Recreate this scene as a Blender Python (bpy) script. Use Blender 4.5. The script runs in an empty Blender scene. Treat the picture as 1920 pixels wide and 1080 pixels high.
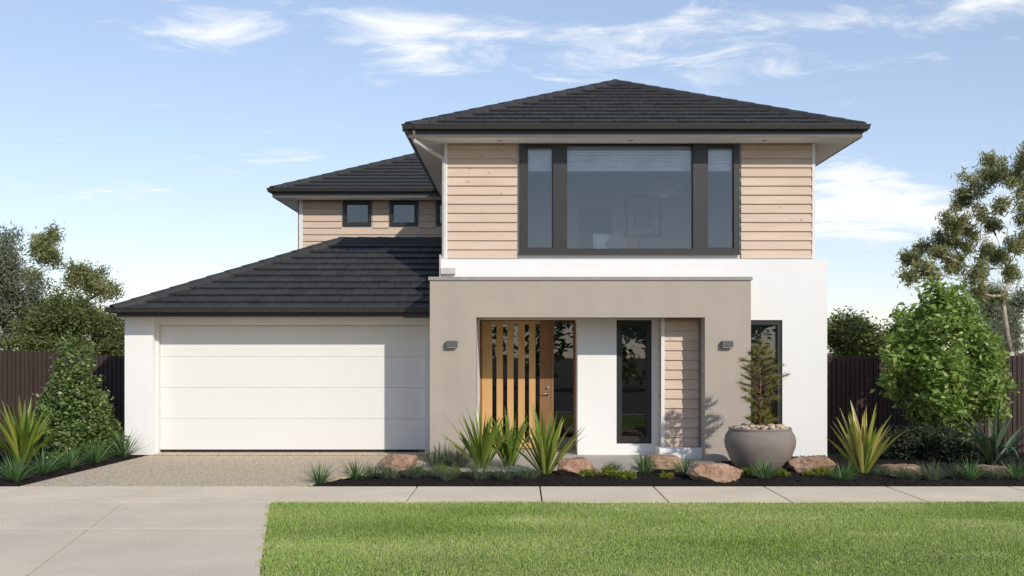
import bpy, math, random
import numpy as np
from mathutils import Vector, Matrix, noise as mnoise
random.seed(7); RNG = np.random.default_rng(7)
R = math.radians
scn = bpy.context.scene
col = scn.collection

# ------------------------------------------------------------------ camera, sky, sun, exposure
EYE = 1.9
cam = bpy.data.cameras.new('camera'); camo = bpy.data.objects.new('camera', cam); col.objects.link(camo)
camo.location = (0, 0, EYE); camo.rotation_euler = (R(90), 0, 0)
cam.sensor_width = 36; cam.lens = 36*2000/1920
cam.shift_x = -15/1920; cam.shift_y = 120/1920
cam.clip_end = 3000; cam.clip_start = 0.1
scn.camera = camo
SUN = Vector((0.62, -1.0, 0.66)).normalized()          # towards the sun
EL = math.asin(SUN.z); AZ = math.atan2(SUN.x, SUN.y)
world = bpy.data.worlds.new('World'); scn.world = world; world.use_nodes = True
sl = bpy.data.lights.new('sun', 'SUN'); sl.energy = 3.5; sl.angle = R(0.5); sl.color = (1.0, 0.935, 0.84)
so = bpy.data.objects.new('sun', sl); col.objects.link(so)
so.rotation_euler = SUN.to_track_quat('Z', 'Y').to_euler(); so.location = (20, -30, 30)
scn.view_settings.view_transform = 'Standard'; scn.view_settings.look = 'None'
scn.view_settings.exposure = 0.0; scn.view_settings.gamma = 1.0
SKY_STRENGTH = 0.128

def build_world():
    nt = world.node_tree; N = nt.nodes; L = nt.links; N.clear()
    out = N.new('ShaderNodeOutputWorld'); bg = N.new('ShaderNodeBackground'); bg.inputs['Strength'].default_value = SKY_STRENGTH
    sky = N.new('ShaderNodeTexSky'); sky.sky_type = 'NISHITA'; sky.sun_disc = False
    sky.sun_elevation = EL; sky.sun_rotation = AZ; sky.air_density = 1.0; sky.dust_density = 0.15; sky.ozone_density = 3.0
    tc = N.new('ShaderNodeTexCoord')
    sep = N.new('ShaderNodeSeparateXYZ'); L.new(tc.outputs['Generated'], sep.inputs[0])
    def m(op, a, b=None, c=None, clamp=False):
        n = N.new('ShaderNodeMath'); n.operation = op; n.use_clamp = clamp
        for i, v in enumerate((a, b, c)):
            if v is None: continue
            if isinstance(v, (int, float)): n.inputs[i].default_value = v
            else: L.new(v, n.inputs[i])
        return n.outputs[0]
    X, Y, Z = sep.outputs
    az = m('ARCTAN2', X, Y); el = m('ARCSINE', Z)
    # cloud layer: noise on a high flat sheet
    zz = m('ADD', m('MAXIMUM', Z, 0.0), 0.16)
    comb = N.new('ShaderNodeCombineXYZ'); L.new(m('DIVIDE', X, zz), comb.inputs[0]); L.new(m('DIVIDE', Y, zz), comb.inputs[1])
    mp = N.new('ShaderNodeMapping'); mp.inputs['Scale'].default_value = (1.5, 2.6, 1); mp.inputs['Rotation'].default_value = (0, 0, 0.35)
    L.new(comb.outputs[0], mp.inputs[0])
    nz = N.new('ShaderNodeTexNoise'); nz.inputs['Scale'].default_value = 2.6; nz.inputs['Detail'].default_value = 9; nz.inputs['Roughness'].default_value = 0.62
    nz.inputs['Distortion'].default_value = 0.6
    L.new(mp.outputs[0], nz.inputs['Vector'])
    mask = 0.0
    clouds = [(770, 80, 110, 36, .5), (1100, 85, 100, 36, .52), (1400, 145, 130, 20, .28), (1720, 70, 240, 36, .34), (1590, 388, 80, 44, .85),
              (410, 92, 120, 24, .34), (430, 25, 120, 30, .25), (220, 372, 110, 18, .28), (500, 296, 70, 16, .26), (1780, 425, 100, 40, .45), (1340, 75, 120, 34, .22)]
    for px, py, sx, sy, a in clouds:
        da = m('DIVIDE', m('SUBTRACT', az, (px-975)/2000), sx/2000); de = m('DIVIDE', m('SUBTRACT', el, (660-py)/2000*.97), sy/2000)
        g = m('MULTIPLY', m('EXPONENT', m('MULTIPLY', m('ADD', m('MULTIPLY', da, da), m('MULTIPLY', de, de)), -0.5)), a)
        mask = m('ADD', mask, g) if mask != 0.0 else g
    d = m('ADD', nz.outputs['Fac'], m('MULTIPLY', mask, 0.62))
    mr = N.new('ShaderNodeMapRange'); mr.interpolation_type = 'SMOOTHSTEP'
    mr.inputs['From Min'].default_value = 0.60; mr.inputs['From Max'].default_value = 0.92
    L.new(d, mr.inputs['Value'])
    mix = N.new('ShaderNodeMix'); mix.data_type = 'RGBA'
    L.new(m('MULTIPLY', mr.outputs[0], 0.9), mix.inputs['Factor'])
    gm = N.new('ShaderNodeGamma'); gm.inputs[1].default_value = 0.65; L.new(sky.outputs[0], gm.inputs[0])      # soft, even daylight sky
    ml = N.new('ShaderNodeMix'); ml.data_type = 'RGBA'; ml.blend_type = 'MULTIPLY'; ml.inputs[0].default_value = 1; ml.inputs[7].default_value = (2.25, 2.15, 2.25, 1); L.new(gm.outputs[0], ml.inputs[6])
    L.new(ml.outputs[2], mix.inputs[6]); mix.inputs[7].default_value = (8.2, 8.3, 8.4, 1)
    L.new(mix.outputs[2], bg.inputs['Color']); L.new(bg.outputs[0], out.inputs['Surface'])
build_world()

# ------------------------------------------------------------------ materials
MATS = {}
class NB:
    def __init__(s, name):
        s.m = bpy.data.materials.new(name); s.m.use_nodes = True; s.nt = s.m.node_tree; s.N = s.nt.nodes; s.L = s.nt.links
        s.b = s.N['Principled BSDF']; s.out = s.N['Material Output']; MATS[name] = s.m
        g = s.N.new('ShaderNodeNewGeometry'); s.pos = g.outputs['Position']
    def node(s, t, **kw):
        n = s.N.new(t)
        for k, v in kw.items(): setattr(n, k, v)
        return n
    def set(s, n, key, v):
        if hasattr(v, 'links') or isinstance(v, bpy.types.NodeSocket): s.L.new(v, n.inputs[key])
        else: n.inputs[key].default_value = v
    def mapping(s, scale, vec=None, rot=(0, 0, 0)):
        n = s.node('ShaderNodeMapping'); n.inputs['Scale'].default_value = scale; n.inputs['Rotation'].default_value = rot
        s.L.new(vec or s.pos, n.inputs[0]); return n.outputs[0]
    def noise(s, scale, detail=4, rough=.55, vec=None, dist=0):
        n = s.node('ShaderNodeTexNoise'); n.inputs['Scale'].default_value = scale; n.inputs['Detail'].default_value = detail
        n.inputs['Roughness'].default_value = rough; n.inputs['Distortion'].default_value = dist
        s.L.new(vec or s.pos, n.inputs['Vector']); return n.outputs['Fac']
    def voro(s, scale, vec=None, feature='F1', out='Distance'):
        n = s.node('ShaderNodeTexVoronoi', feature=feature); n.inputs['Scale'].default_value = scale
        s.L.new(vec or s.pos, n.inputs['Vector']); return n.outputs[out]
    def ramp(s, f, stops):
        n = s.node('ShaderNodeValToRGB'); e = n.color_ramp.elements
        while len(e) < len(stops): e.new(.5)
        for i, (p, c) in enumerate(stops): e[i].position = p; e[i].color = (*c, 1) if len(c) == 3 else c
        s.L.new(f, n.inputs[0]); return n.outputs[0]
    def mix(s, f, a, b, blend='MIX'):
        n = s.node('ShaderNodeMix', data_type='RGBA', blend_type=blend)
        for k, v in ((0, f), (6, a), (7, b)):
            if isinstance(v, (tuple, list)): n.inputs[k].default_value = (*v, 1)
            elif isinstance(v, (int, float)): n.inputs[k].default_value = v
            else: s.L.new(v, n.inputs[k])
        return n.outputs[2]
    def math(s, op, a, b=0.0):
        n = s.node('ShaderNodeMath', operation=op)
        for i, v in enumerate((a, b)):
            if isinstance(v, (int, float)): n.inputs[i].default_value = v
            else: s.L.new(v, n.inputs[i])
        return n.outputs[0]
    def rnd(s): return s.node('ShaderNodeObjectInfo').outputs['Random']
    def attr(s, name): return s.node('ShaderNodeAttribute', attribute_name=name).outputs['Fac']
    def bump(s, h, strength=.3, dist=.01):
        n = s.node('ShaderNodeBump'); n.inputs['Strength'].default_value = strength; n.inputs['Distance'].default_value = dist
        s.L.new(h, n.inputs['Height']); s.L.new(n.outputs[0], s.b.inputs['Normal'])
    def fin(s, color, rough=.6, spec=.3, metal=0):
        s.set(s.b, 'Base Color', (*color, 1) if isinstance(color, tuple) else color); s.set(s.b, 'Roughness', rough)
        s.b.inputs['Specular IOR Level'].default_value = spec; s.b.inputs['Metallic'].default_value = metal; return s.m

def v3(c, k): return tuple(x*k for x in c)
def mat_render(name, c, var=.06):
    n = NB(name); f = n.noise(1.3, 6, .65); g = n.noise(160, 3, .6)
    streak = n.noise(1.0, 5, .6, n.mapping((3, 3, .35)))
    base = n.ramp(n.math('ADD', n.math('MULTIPLY', f, .6), n.math('MULTIPLY', streak, .4)), [(.3, v3(c, 1-var)), (.7, v3(c, 1+var*.5))])
    n.bump(g, .25, .003); return n.fin(base, .85, .15)
mat_render('render_white', (.80, .79, .765), .035)
mat_render('render_taupe', (.41, .355, .295), .10)
mat_render('paint_offwhite', (.74, .73, .70), .02)
mat_render('soffit', (.80, .775, .74), .03)
mat_render('interior_white', (.74, .73, .71), .02)
mat_render('interior_grey', (.72, .72, .72), .03)
def mat_plain(name, c, rough=.5, spec=.4, metal=0, nscale=9, var=.12):
    n = NB(name); f = n.noise(nscale, 4); return n.fin(n.ramp(f, [(.3, v3(c, 1-var)), (.7, v3(c, 1+var))]), rough, spec, metal)
mat_plain('black_metal', (.020, .019, .018), .42, .45)
mat_plain('dark_bronze', (.028, .026, .023), .40, .5)
mat_plain('grey_metal', (.30, .285, .265), .5, .4)
mat_plain('downpipe_paint', (.50, .47, .43), .5, .4)
mat_plain('lip_metal', (.11, .10, .09), .45, .4)
mat_plain('seal', (.02, .02, .02), .8, .2)
mat_plain('steel', (.55, .54, .52), .3, .5, 1)
mat_plain('lamp_grey', (.10, .10, .10), .5, .4)
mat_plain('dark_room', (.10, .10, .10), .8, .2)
mat_plain('blind', (.70, .70, .68), .7, .2, 0, 3)
mat_plain('fabric_grey', (.35, .34, .33), .9, .1, 0, 40)
mat_plain('fabric_rust', (.32, .20, .14), .9, .1, 0, 40)
mat_plain('fabric_white', (.75, .74, .72), .9, .1, 0, 40)
mat_plain('crystal', (.80, .80, .78), .2, .6)
mat_plain('asphalt', (.05, .05, .05), .9, .2, 0, 60)
mat_plain('earth', (.10, .085, .06), .95, .1, 0, 3, .3)

def mat_tile():
    n = NB('roof_tile'); r = n.rnd(); f = n.noise(7, 6, .7); g = n.noise(120, 3, .6)
    c = n.ramp(f, [(.3, (.022, .021, .020)), (.75, (.044, .041, .038))])
    c = n.mix(n.math('MULTIPLY', r, .4), c, (.060, .056, .052)); n.bump(g, .35, .004)
    return n.fin(c, n.math('ADD', .48, n.math('MULTIPLY', f, .2)), .38)
mat_tile()
def mat_timber(name, a, b, knot, scale=1.0, vertical=False, rv=.35):
    n = NB(name); r = n.rnd()
    add = n.node('ShaderNodeVectorMath', operation='ADD'); n.L.new(n.pos, add.inputs[0])
    cmb = n.node('ShaderNodeCombineXYZ'); n.L.new(n.math('MULTIPLY', r, 37.0), cmb.inputs[0 if not vertical else 2]); n.L.new(n.math('MULTIPLY', r, 11.0), cmb.inputs[1])
    n.L.new(cmb.outputs[0], add.inputs[1]); p = add.outputs[0]
    gs = (1.2, 1.2, 30) if not vertical else (40, 40, 1.2)
    grain = n.noise(1.6*scale, 6, .65, n.mapping(gs, p), .5)
    tone = n.noise(1.1, 3, .5, n.mapping((1, 1, 4) if not vertical else (4, 4, 1), p))
    c = n.ramp(n.math('ADD', n.math('MULTIPLY', grain, .55), n.math('MULTIPLY', tone, .45)), [(.32, b), (.66, a)])
    c = n.mix(n.math('MULTIPLY', r, rv), c, n.mix(.5, b, v3(a, .85)))
    if knot:
        v = n.voro(1.0, n.mapping((3.0, 3.0, 5.6), p))
        k = n.ramp(v, [(.03, (1, 1, 1)), (.13, (0, 0, 0))])
        c = n.mix(n.math('MULTIPLY', k, .75), c, v3(b, .38))
    n.bump(grain, .25, .003); return n.fin(c, .68, .2)
mat_timber('cedar', (.69, .55, .43), (.51, .39, .295), True, rv=.75)
mat_timber('oak', (.60, .375, .165), (.47, .27, .105), False, 1.0, True, .2)
mat_timber('oak_dark', (.27, .145, .07), (.20, .10, .045), False, 1.0, True, .2)
mat_timber('fence_batten', (.072, .046, .039), (.045, .030, .026), False, 1.0, True, .5)

def mat_concrete(name, c, speck=.12):
    n = NB(name); f = n.noise(.9, 6, .6); g = n.noise(62, 4, .8); h = n.noise(9, 6, .75)
    base = n.ramp(f, [(.3, v3(c, .86)), (.7, v3(c, 1.08))])
    base = n.mix(n.math('MULTIPLY', n.ramp(g, [(.35, (1, 1, 1)), (.52, (0, 0, 0))]), speck*2.2), base, v3(c, .45))
    base = n.mix(n.math('MULTIPLY', n.ramp(h, [(.45, (0, 0, 0)), (.75, (1, 1, 1))]), .25), base, v3(c, .72))
    base = n.mix(n.math('MULTIPLY', n.rnd(), .22), base, v3(c, .82))
    n.bump(g, .3, .004); return n.fin(base, .9, .15)
mat_concrete('concrete', (.79, .66, .485), .16)
mat_concrete('concrete_crossover', (.77, .645, .485), .36)
mat_concrete('paving', (.52, .47, .39), .15)
def mat_aggregate():
    n = NB('exposed_aggregate'); c = n.voro(55, None, 'F1', 'Color'); d = n.voro(55); f = n.noise(1.1, 5)
    sep = n.node('ShaderNodeSeparateColor'); n.L.new(c, sep.inputs[0])
    base = n.ramp(sep.outputs[0], [(.0, (.27, .19, .11)), (.3, (.58, .455, .30)), (.65, (.74, .60, .42)), (1, (.84, .73, .56))])
    base = n.mix(n.ramp(d, [(.45, (0, 0, 0)), (.8, (.8, .8, .8))]), base, (.30, .25, .18))
    base = n.mix(n.math('MULTIPLY', f, .3), base, (.42, .35, .25)); n.bump(n.math('SUBTRACT', 1, d), .5, .008); return n.fin(base, .85, .2)
mat_aggregate()
def mat_mulch():
    n = NB('mulch'); f = n.noise(40, 5, .7); n.bump(f, .9, .03)
    return n.fin(n.ramp(f, [(.3, (.007, .006, .005)), (.7, (.028, .022, .018))]), .9, .2)
mat_mulch()
def mat_leaf(name, stops, trans=.3, rough=.45, spec=.35, patch=None):
    n = NB(name); v = n.attr('var'); c = n.ramp(v, stops)
    if patch:
        c = n.mix(n.math('MULTIPLY', n.ramp(n.noise(patch[0], 4), [(.4, (0, 0, 0)), (.7, (1, 1, 1))]), patch[1]), c, patch[2])
    n.fin(c, rough, spec); t = n.node('ShaderNodeBsdfTranslucent'); n.L.new(n.mix(.5, c, (.25, .3, .03), 'ADD') if False else c, t.inputs['Color'])
    mx = n.node('ShaderNodeMixShader'); mx.inputs[0].default_value = trans
    n.L.new(n.b.outputs[0], mx.inputs[1]); n.L.new(t.outputs[0], mx.inputs[2]); n.L.new(mx.outputs[0], n.out.inputs['Surface']); return n.m
mat_leaf('grass', [(0, (.15, .24, .045)), (.4, (.35, .49, .105)), (.8, (.51, .61, .18)), (1, (.70, .66, .36))], .35, .55, .25, (.7, .4, (.46, .48, .19)))
mat_leaf('leaf_gum', [(0, (.14, .17, .065)), (.5, (.30, .32, .12)), (1, (.52, .48, .22))], .45)
mat_leaf('leaf_gum_blue', [(0, (.12, .15, .09)), (.6, (.25, .28, .17)), (1, (.42, .42, .27))], .4)
mat_leaf('leaf_olive', [(0, (.09, .12, .04)), (.5, (.175, .215, .068)), (1, (.33, .35, .125))], .4)
mat_leaf('leaf_shrub', [(0, (.06, .10, .025)), (.5, (.14, .21, .055)), (1, (.32, .38, .14))], .3, .35, .45)
mat_leaf('leaf_bright', [(0, (.12, .20, .035)), (.5, (.29, .41, .09)), (1, (.52, .60, .22))], .42)
mat_leaf('leaf_dark', [(0, (.025, .04, .02)), (.6, (.06, .085, .045)), (1, (.14, .16, .10))], .2, .35)
mat_leaf('flax_green', [(0, (.07, .13, .018)), (.5, (.18, .25, .03)), (1, (.36, .38, .08))], .3, .32, .45)
mat_leaf('flax_yellow', [(0, (.14, .21, .03)), (.5, (.38, .36, .07)), (1, (.52, .42, .16))], .3, .35, .4)
mat_leaf('flax_dark', [(0, (.035, .06, .035)), (.6, (.08, .12, .065)), (1, (.18, .22, .06))], .2, .32, .45)
mat_leaf('tuft_green', [(0, (.045, .10, .03)), (.5, (.09, .18, .055)), (1, (.19, .28, .10))], .3, .4, .4)
mat_leaf('tuft_grey', [(0, (.06, .09, .045)), (.6, (.12, .165, .085)), (1, (.23, .26, .14))], .3, .45)
mat_leaf('mound_yellow', [(0, (.10, .15, .015)), (.5, (.23, .27, .03)), (1, (.38, .38, .07))], .35)
mat_leaf('conifer', [(0, (.08, .09, .025)), (.5, (.20, .19, .05)), (1, (.38, .30, .10))], .3)
mat_plain('bark', (.14, .11, .085), .9, .15, 0, 12, .35)
mat_plain('bark_pale', (.40, .34, .27), .85, .15, 0, 6, .35)
mat_plain('bark_red', (.20, .11, .07), .85, .15, 0, 12, .3)
def mat_rock():
    n = NB('sandstone'); f = n.noise(5, 8, .7, None, .4); g = n.noise(38, 5, .7)
    c = n.ramp(f, [(.28, (.13, .07, .05)), (.43, (.40, .22, .145)), (.56, (.54, .34, .235)), (.72, (.66, .52, .37))])
    c = n.mix(n.math('MULTIPLY', n.rnd(), .5), c, n.mix(.5, c, (.52, .40, .26)))
    c = n.mix(n.math('MULTIPLY', n.ramp(g, [(.35, (1, 1, 1)), (.5, (0, 0, 0))]), .6), c, (.09, .05, .035)); n.bump(g, .9, .04); return n.fin(c, .9, .15)
mat_rock()
def mat_pot():
    n = NB('pot_clay'); f = n.noise(1.0, 5, .7, n.mapping((3, 3, 40))); g = n.noise(5, 5, .6)
    c = n.ramp(n.math('ADD', n.math('MULTIPLY', f, .5), n.math('MULTIPLY', g, .5)), [(.3, (.18, .15, .13)), (.7, (.28, .235, .205))])
    n.bump(f, .4, .006); return n.fin(c, .8, .2)
mat_pot()
mat_plain('pebble', (.50, .40, .27), .8, .2, 0, 18, .35)
def mat_glass(name, refl, tint):
    n = NB(name); n.N.remove(n.b); t = n.node('ShaderNodeBsdfTransparent'); t.inputs[0].default_value = (*tint, 1)
    g = n.node('ShaderNodeBsdfGlossy'); g.inputs['Roughness'].default_value = 0.0; g.inputs['Color'].default_value = (.95, .97, 1, 1)
    mx = n.node('ShaderNodeMixShader'); fr = n.node('ShaderNodeFresnel'); fr.inputs[0].default_value = 1.5
    n.L.new(n.math('ADD', fr.outputs[0], refl), mx.inputs[0]); n.L.new(t.outputs[0], mx.inputs[1]); n.L.new(g.outputs[0], mx.inputs[2]); n.L.new(mx.outputs[0], n.out.inputs['Surface'])
mat_glass('glass', .025, (.93, .95, .96)); mat_glass('glass_dark', .05, (.55, .58, .58))
def mat_art():
    n = NB('art_print'); v = n.noise(14, 4, .7, None, 2.0); n.fin(n.ramp(v, [(.46, (.62, .60, .55)), (.54, (.30, .29, .27))]), .6, .2)
mat_art()

# ------------------------------------------------------------------ builders
WL = {}
def wloc(o): return WL.get(o.name, Vector((0, 0, 0))) if o else Vector((0, 0, 0))
def props(o, label=None, cat=None, group=None, kind=None):
    for k, v in (('label', label), ('category', cat), ('group', group), ('kind', kind)):
        if v: o[k] = v
    return o
def empty(name, loc, label, cat, group=None):
    o = bpy.data.objects.new(name, None); col.objects.link(o); o.location = loc; o.empty_display_size = .2; WL[o.name] = Vector(loc)
    return props(o, label, cat, group)
def link(name, me, parent=None, mat=None):
    o = bpy.data.objects.new(name, me); col.objects.link(o)
    if mat and not me.materials: me.materials.append(MATS[mat])
    if parent: o.parent = parent
    return o
class MB:
    def __init__(s): s.v = []; s.f = []
    def poly(s, pts): b = len(s.v); s.v += [tuple(p) for p in pts]; s.f.append(tuple(range(b, b+len(pts)))); return s
    def hexa(s, p):   # 8 points: bottom 4 ccw, top 4 ccw
        b = len(s.v); s.v += [tuple(q) for q in p]
        for f in ((3, 2, 1, 0), (4, 5, 6, 7), (0, 1, 5, 4), (1, 2, 6, 5), (2, 3, 7, 6), (3, 0, 4, 7)): s.f.append(tuple(b+i for i in f))
        return s
    def box(s, x0, x1, y0, y1, z0, z1):
        return s.hexa([(x0, y0, z0), (x1, y0, z0), (x1, y1, z0), (x0, y1, z0), (x0, y0, z1), (x1, y0, z1), (x1, y1, z1), (x0, y1, z1)])
    def prism(s, pts, z0, z1):
        n = len(pts); b = len(s.v); s.v += [(p[0], p[1], z0) for p in pts] + [(p[0], p[1], z1) for p in pts]
        s.f.append(tuple(b+i for i in reversed(range(n)))); s.f.append(tuple(b+n+i for i in range(n)))
        for i in range(n): j = (i+1) % n; s.f.append((b+i, b+j, b+n+j, b+n+i))
        return s
    def wall(s, x0, x1, z0, z1, y0, y1, holes=()):
        xs = sorted({x0, x1, *[h[0] for h in holes], *[h[1] for h in holes]}); zs = sorted({z0, z1, *[h[2] for h in holes], *[h[3] for h in holes]})
        xs = [x for x in xs if x0 <= x <= x1]; zs = [z for z in zs if z0 <= z <= z1]
        def solid(i, k):
            if not (0 <= i < len(xs)-1 and 0 <= k < len(zs)-1): return False
            cx, cz = (xs[i]+xs[i+1])/2, (zs[k]+zs[k+1])/2
            return not any(h[0] < cx < h[1] and h[2] < cz < h[3] for h in holes)
        for i in range(len(xs)-1):
            for k in range(len(zs)-1):
                if not solid(i, k): continue
                a, b, c, d = xs[i], xs[i+1], zs[k], zs[k+1]
                s.poly([(a, y0, c), (b, y0, c), (b, y0, d), (a, y0, d)]); s.poly([(b, y1, c), (a, y1, c), (a, y1, d), (b, y1, d)])
                if not solid(i-1, k): s.poly([(a, y1, c), (a, y0, c), (a, y0, d), (a, y1, d)])
                if not solid(i+1, k): s.poly([(b, y0, c), (b, y1, c), (b, y1, d), (b, y0, d)])
                if not solid(i, k-1): s.poly([(a, y1, c), (b, y1, c), (b, y0, c), (a, y0, c)])
                if not solid(i, k+1): s.poly([(a, y0, d), (b, y0, d), (b, y1, d), (a, y1, d)])
        return s
    def tube(s, pts, rad, n=8, cap=True):
        pts = [Vector(p) for p in pts]; rad = rad if isinstance(rad, (list, tuple)) else [rad]*len(pts); b = len(s.v)
        for i, p in enumerate(pts):
            d = (pts[min(i+1, len(pts)-1)]-pts[max(i-1, 0)]).normalized()
            a = d.orthogonal().normalized() if abs(d.z) < .95 else d.cross(Vector((0, 1, 0))).normalized(); c = d.cross(a)
            for k in range(n): t = 2*math.pi*k/n; s.v.append(tuple(p+(a*math.cos(t)+c*math.sin(t))*rad[i]))
        for i in range(len(pts)-1):
            for k in range(n): j = (k+1) % n; s.f.append((b+i*n+k, b+i*n+j, b+(i+1)*n+j, b+(i+1)*n+k))
        if cap: s.f.append(tuple(b+k for k in reversed(range(n)))); e = b+(len(pts)-1)*n; s.f.append(tuple(e+k for k in range(n)))
        return s
    def lathe(s, prof, c, n=32):
        b = len(s.v)
        for r, z in prof:
            for k in range(n): t = 2*math.pi*k/n; s.v.append((c[0]+r*math.cos(t), c[1]+r*math.sin(t), c[2]+z))
        for i in range(len(prof)-1):
            for k in range(n): j = (k+1) % n; s.f.append((b+i*n+k, b+i*n+j, b+(i+1)*n+j, b+(i+1)*n+k))
        return s
    def build(s, name, mat, parent=None, smooth=False, bevel=0, **kw):
        L = wloc(parent); me = bpy.data.meshes.new(name)
        me.from_pydata([(v[0]-L.x, v[1]-L.y, v[2]-L.z) for v in s.v], [], s.f); me.update()
        if smooth: me.shade_smooth()
        o = link(name, me, parent, mat); WL[o.name] = L.copy()
        if bevel: md = o.modifiers.new('bevel', 'BEVEL'); md.width = bevel; md.segments = 2; md.limit_method = 'ANGLE'
        return props(o, **kw)
def npmesh(name, verts, nper, mat, parent=None, var=None, **kw):
    """verts (N*nper,3): N polygons of nper corners"""
    L = wloc(parent); verts = np.asarray(verts, dtype=np.float32)-np.array(L, dtype=np.float32); n = len(verts)//nper
    me = bpy.data.meshes.new(name); me.vertices.add(len(verts)); me.vertices.foreach_set('co', verts.ravel())
    me.loops.add(len(verts)); me.loops.foreach_set('vertex_index', np.arange(len(verts), dtype=np.int32))
    me.polygons.add(n); me.polygons.foreach_set('loop_start', np.arange(0, len(verts), nper, dtype=np.int32))
    me.update(calc_edges=True)
    if var is not None: a = me.attributes.new('var', 'FLOAT', 'FACE'); a.data.foreach_set('value', np.asarray(var, dtype=np.float32))
    o = link(name, me, parent, mat); WL[o.name] = L.copy(); return props(o, **kw)
def at(px, py, Y): return Vector(((px-975)*Y/2000, Y, EYE-(py-660)*Y/2000))
def gnd(px, py): Y = EYE*2000/(py-660); return Vector(((px-975)*Y/2000, Y, 0))

# ------------------------------------------------------------------ the ground
MB().poly([(-900, -300, -.045), (900, -300, -.045), (900, 1800, -.045), (-900, 1800, -.045)]).build('ground', 'earth', kind='structure')
MB().box(-60, 60, -6, 7.2, -.04, -.02).build('road', 'asphalt', kind='structure')
MB().box(-60, 60, 7.2, 7.42, -.04, .06).build('kerb', 'concrete', kind='structure', bevel=.02)
fp = MB().box(-12, 20, 13.49, 15.07, -.044, -.03).build('footpath', 'earth', kind='structure')
jx = [-12, -9.2, -7.07, -4.97, -3.13, -1.455, .279, 1.885, 3.446, 5.18, 6.90, 8.6, 10.3, 12, 14, 16, 20]
for a, b in zip(jx, jx[1:]): MB().box(a+.010, b-.010, 13.48, 15.08, -.03, 0).build('slab', 'concrete', fp, bevel=.008)
co = MB().prism([(-9.5, 7.44), (-1.95, 7.44), (-3.12, 13.46), (-9.5, 13.46)], -.044, -.03).build('crossover', 'earth', kind='structure')
def xl(Y): return -4.945+(13.1-Y)*.187
def xr(Y): return -3.146+(13.475-Y)*.212
for lo, hi, l0, l1, r0, r1 in ((7.43, 11.5, -9.5, -9.5, xl(7.43), xl(11.5)), (7.43, 11.5, xl(7.43), xl(11.5), xr(7.43), xr(11.5)),
                              (11.5, 13.474, -9.5, -9.5, xl(11.5), xl(13.474)), (11.5, 13.474, xl(11.5), xl(13.474), xr(11.5), xr(13.474))):
    g = .006; MB().prism([(l0+g, lo+g), (r0-g, lo+g), (r1-g, hi-g), (l1+g, hi-g)], -.03, .001).build('slab', 'concrete_crossover', co, bevel=.006)
d = MB(); P = [(-7.07, 15.086), (-3.10, 15.086), (-2.75, 16.2), (-1.60, 18.2), (-1.60, 19.55), (-6.84, 19.55)]
d.prism(P, -.04, .002); d.hexa([(-6.84, 19.66, -.04), (-1.60, 19.66, -.04), (-1.60, 20.3, -.04), (-6.84, 20.3, -.04), (-6.84, 19.66, .004), (-1.60, 19.66, .004), (-1.60, 20.3, .05), (-6.84, 20.3, .05)])
d.build('driveway', 'exposed_aggregate', kind='structure')
MB().box(-6.84, -1.60, 19.552, 19.658, -.04, -.004).build('drain_channel', 'seal', kind='structure')
MB().box(-1.58, 3.3, 16.75, 20.05, -.04, .035).build('porch_paving', 'paving', kind='structure')
# mulch beds
def bed(name, poly, hh):
    xs = [p[0] for p in poly]; ys = [p[1] for p in poly]; st = .07; q = []
    def ins(x, y):
        c = False; n = len(poly)
        for i in range(n):
            a, b = poly[i], poly[i-1]
            if (a[1] > y) != (b[1] > y) and x < (b[0]-a[0])*(y-a[1])/(b[1]-a[1])+a[0]: c = not c
        return c
    def edge(x, y):
        dm = 9
        for i in range(len(poly)):
            a, b = Vector(poly[i-1][:2]), Vector(poly[i][:2]); ab = b-a; t = max(0, min(1, (Vector((x, y))-a).dot(ab)/ab.length_squared)); dm = min(dm, (Vector((x, y))-a-ab*t).length)
        return dm
    def z(x, y): return -.012+hh*min(1, edge(x, y)/.35)*(.75+.35*mnoise.noise((x*2, y*2, 0)))+.012*mnoise.noise((x*18, y*18, 3))
    x = min(xs)
    cache = {}
    def zz(i, j):
        if (i, j) not in cache: cache[(i, j)] = z(min(xs)+i*st, min(ys)+j*st)
        return cache[(i, j)]
    nx = int((max(xs)-min(xs))/st)+1; ny = int((max(ys)-min(ys))/st)+1
    for i in range(nx):
        for j in range(ny):
            x0, y0 = min(xs)+i*st, min(ys)+j*st
            if ins(x0+st/2, y0+st/2): q += [(x0, y0, zz(i, j)), (x0+st, y0, zz(i+1, j)), (x0+st, y0+st, zz(i+1, j+1)), (x0, y0+st, zz(i, j+1))]
    o = npmesh(name, q, 4, 'mulch', kind='structure')
    # bark chips
    pts = []; n = int(700*(max(xs)-min(xs))*(max(ys)-min(ys))/4)
    for _ in range(n):
        x, y = random.uniform(min(xs), max(xs)), random.uniform(min(ys), max(ys))
        if not ins(x, y): continue
        a = random.uniform(0, 6.3); t = random.uniform(-.5, .5); l, w = random.uniform(.015, .04), random.uniform(.006, .014)
        c = Vector((x, y, z(x, y)+.008)); u = Vector((math.cos(a)*math.cos(t), math.sin(a)*math.cos(t), math.sin(t))); v = u.orthogonal().normalized()*w; u *= l
        pts += [c-u-v, c+u-v, c+u+v, c-u+v]
    npmesh(name.replace('bed', 'bark_chips'), pts, 4, 'mulch', kind='stuff')
    return z
Zf = bed('garden_bed', [(-3.02, 15.09), (14, 15.09), (14, 20.0), (5.6, 20.0), (5.6, 19.3), (3.3, 19.3), (3.3, 16.7), (-1.9, 16.9), (-2.6, 16.1)], .07)
Zl = bed('side_bed', [(-12, 15.09), (-7.09, 15.09), (-6.93, 19.6), (-7.35, 19.66), (-7.35, 22), (-12, 22)], .06)
def zbed(x, y): return Zf(x, y) if x > -4 else Zl(x, y)

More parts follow.
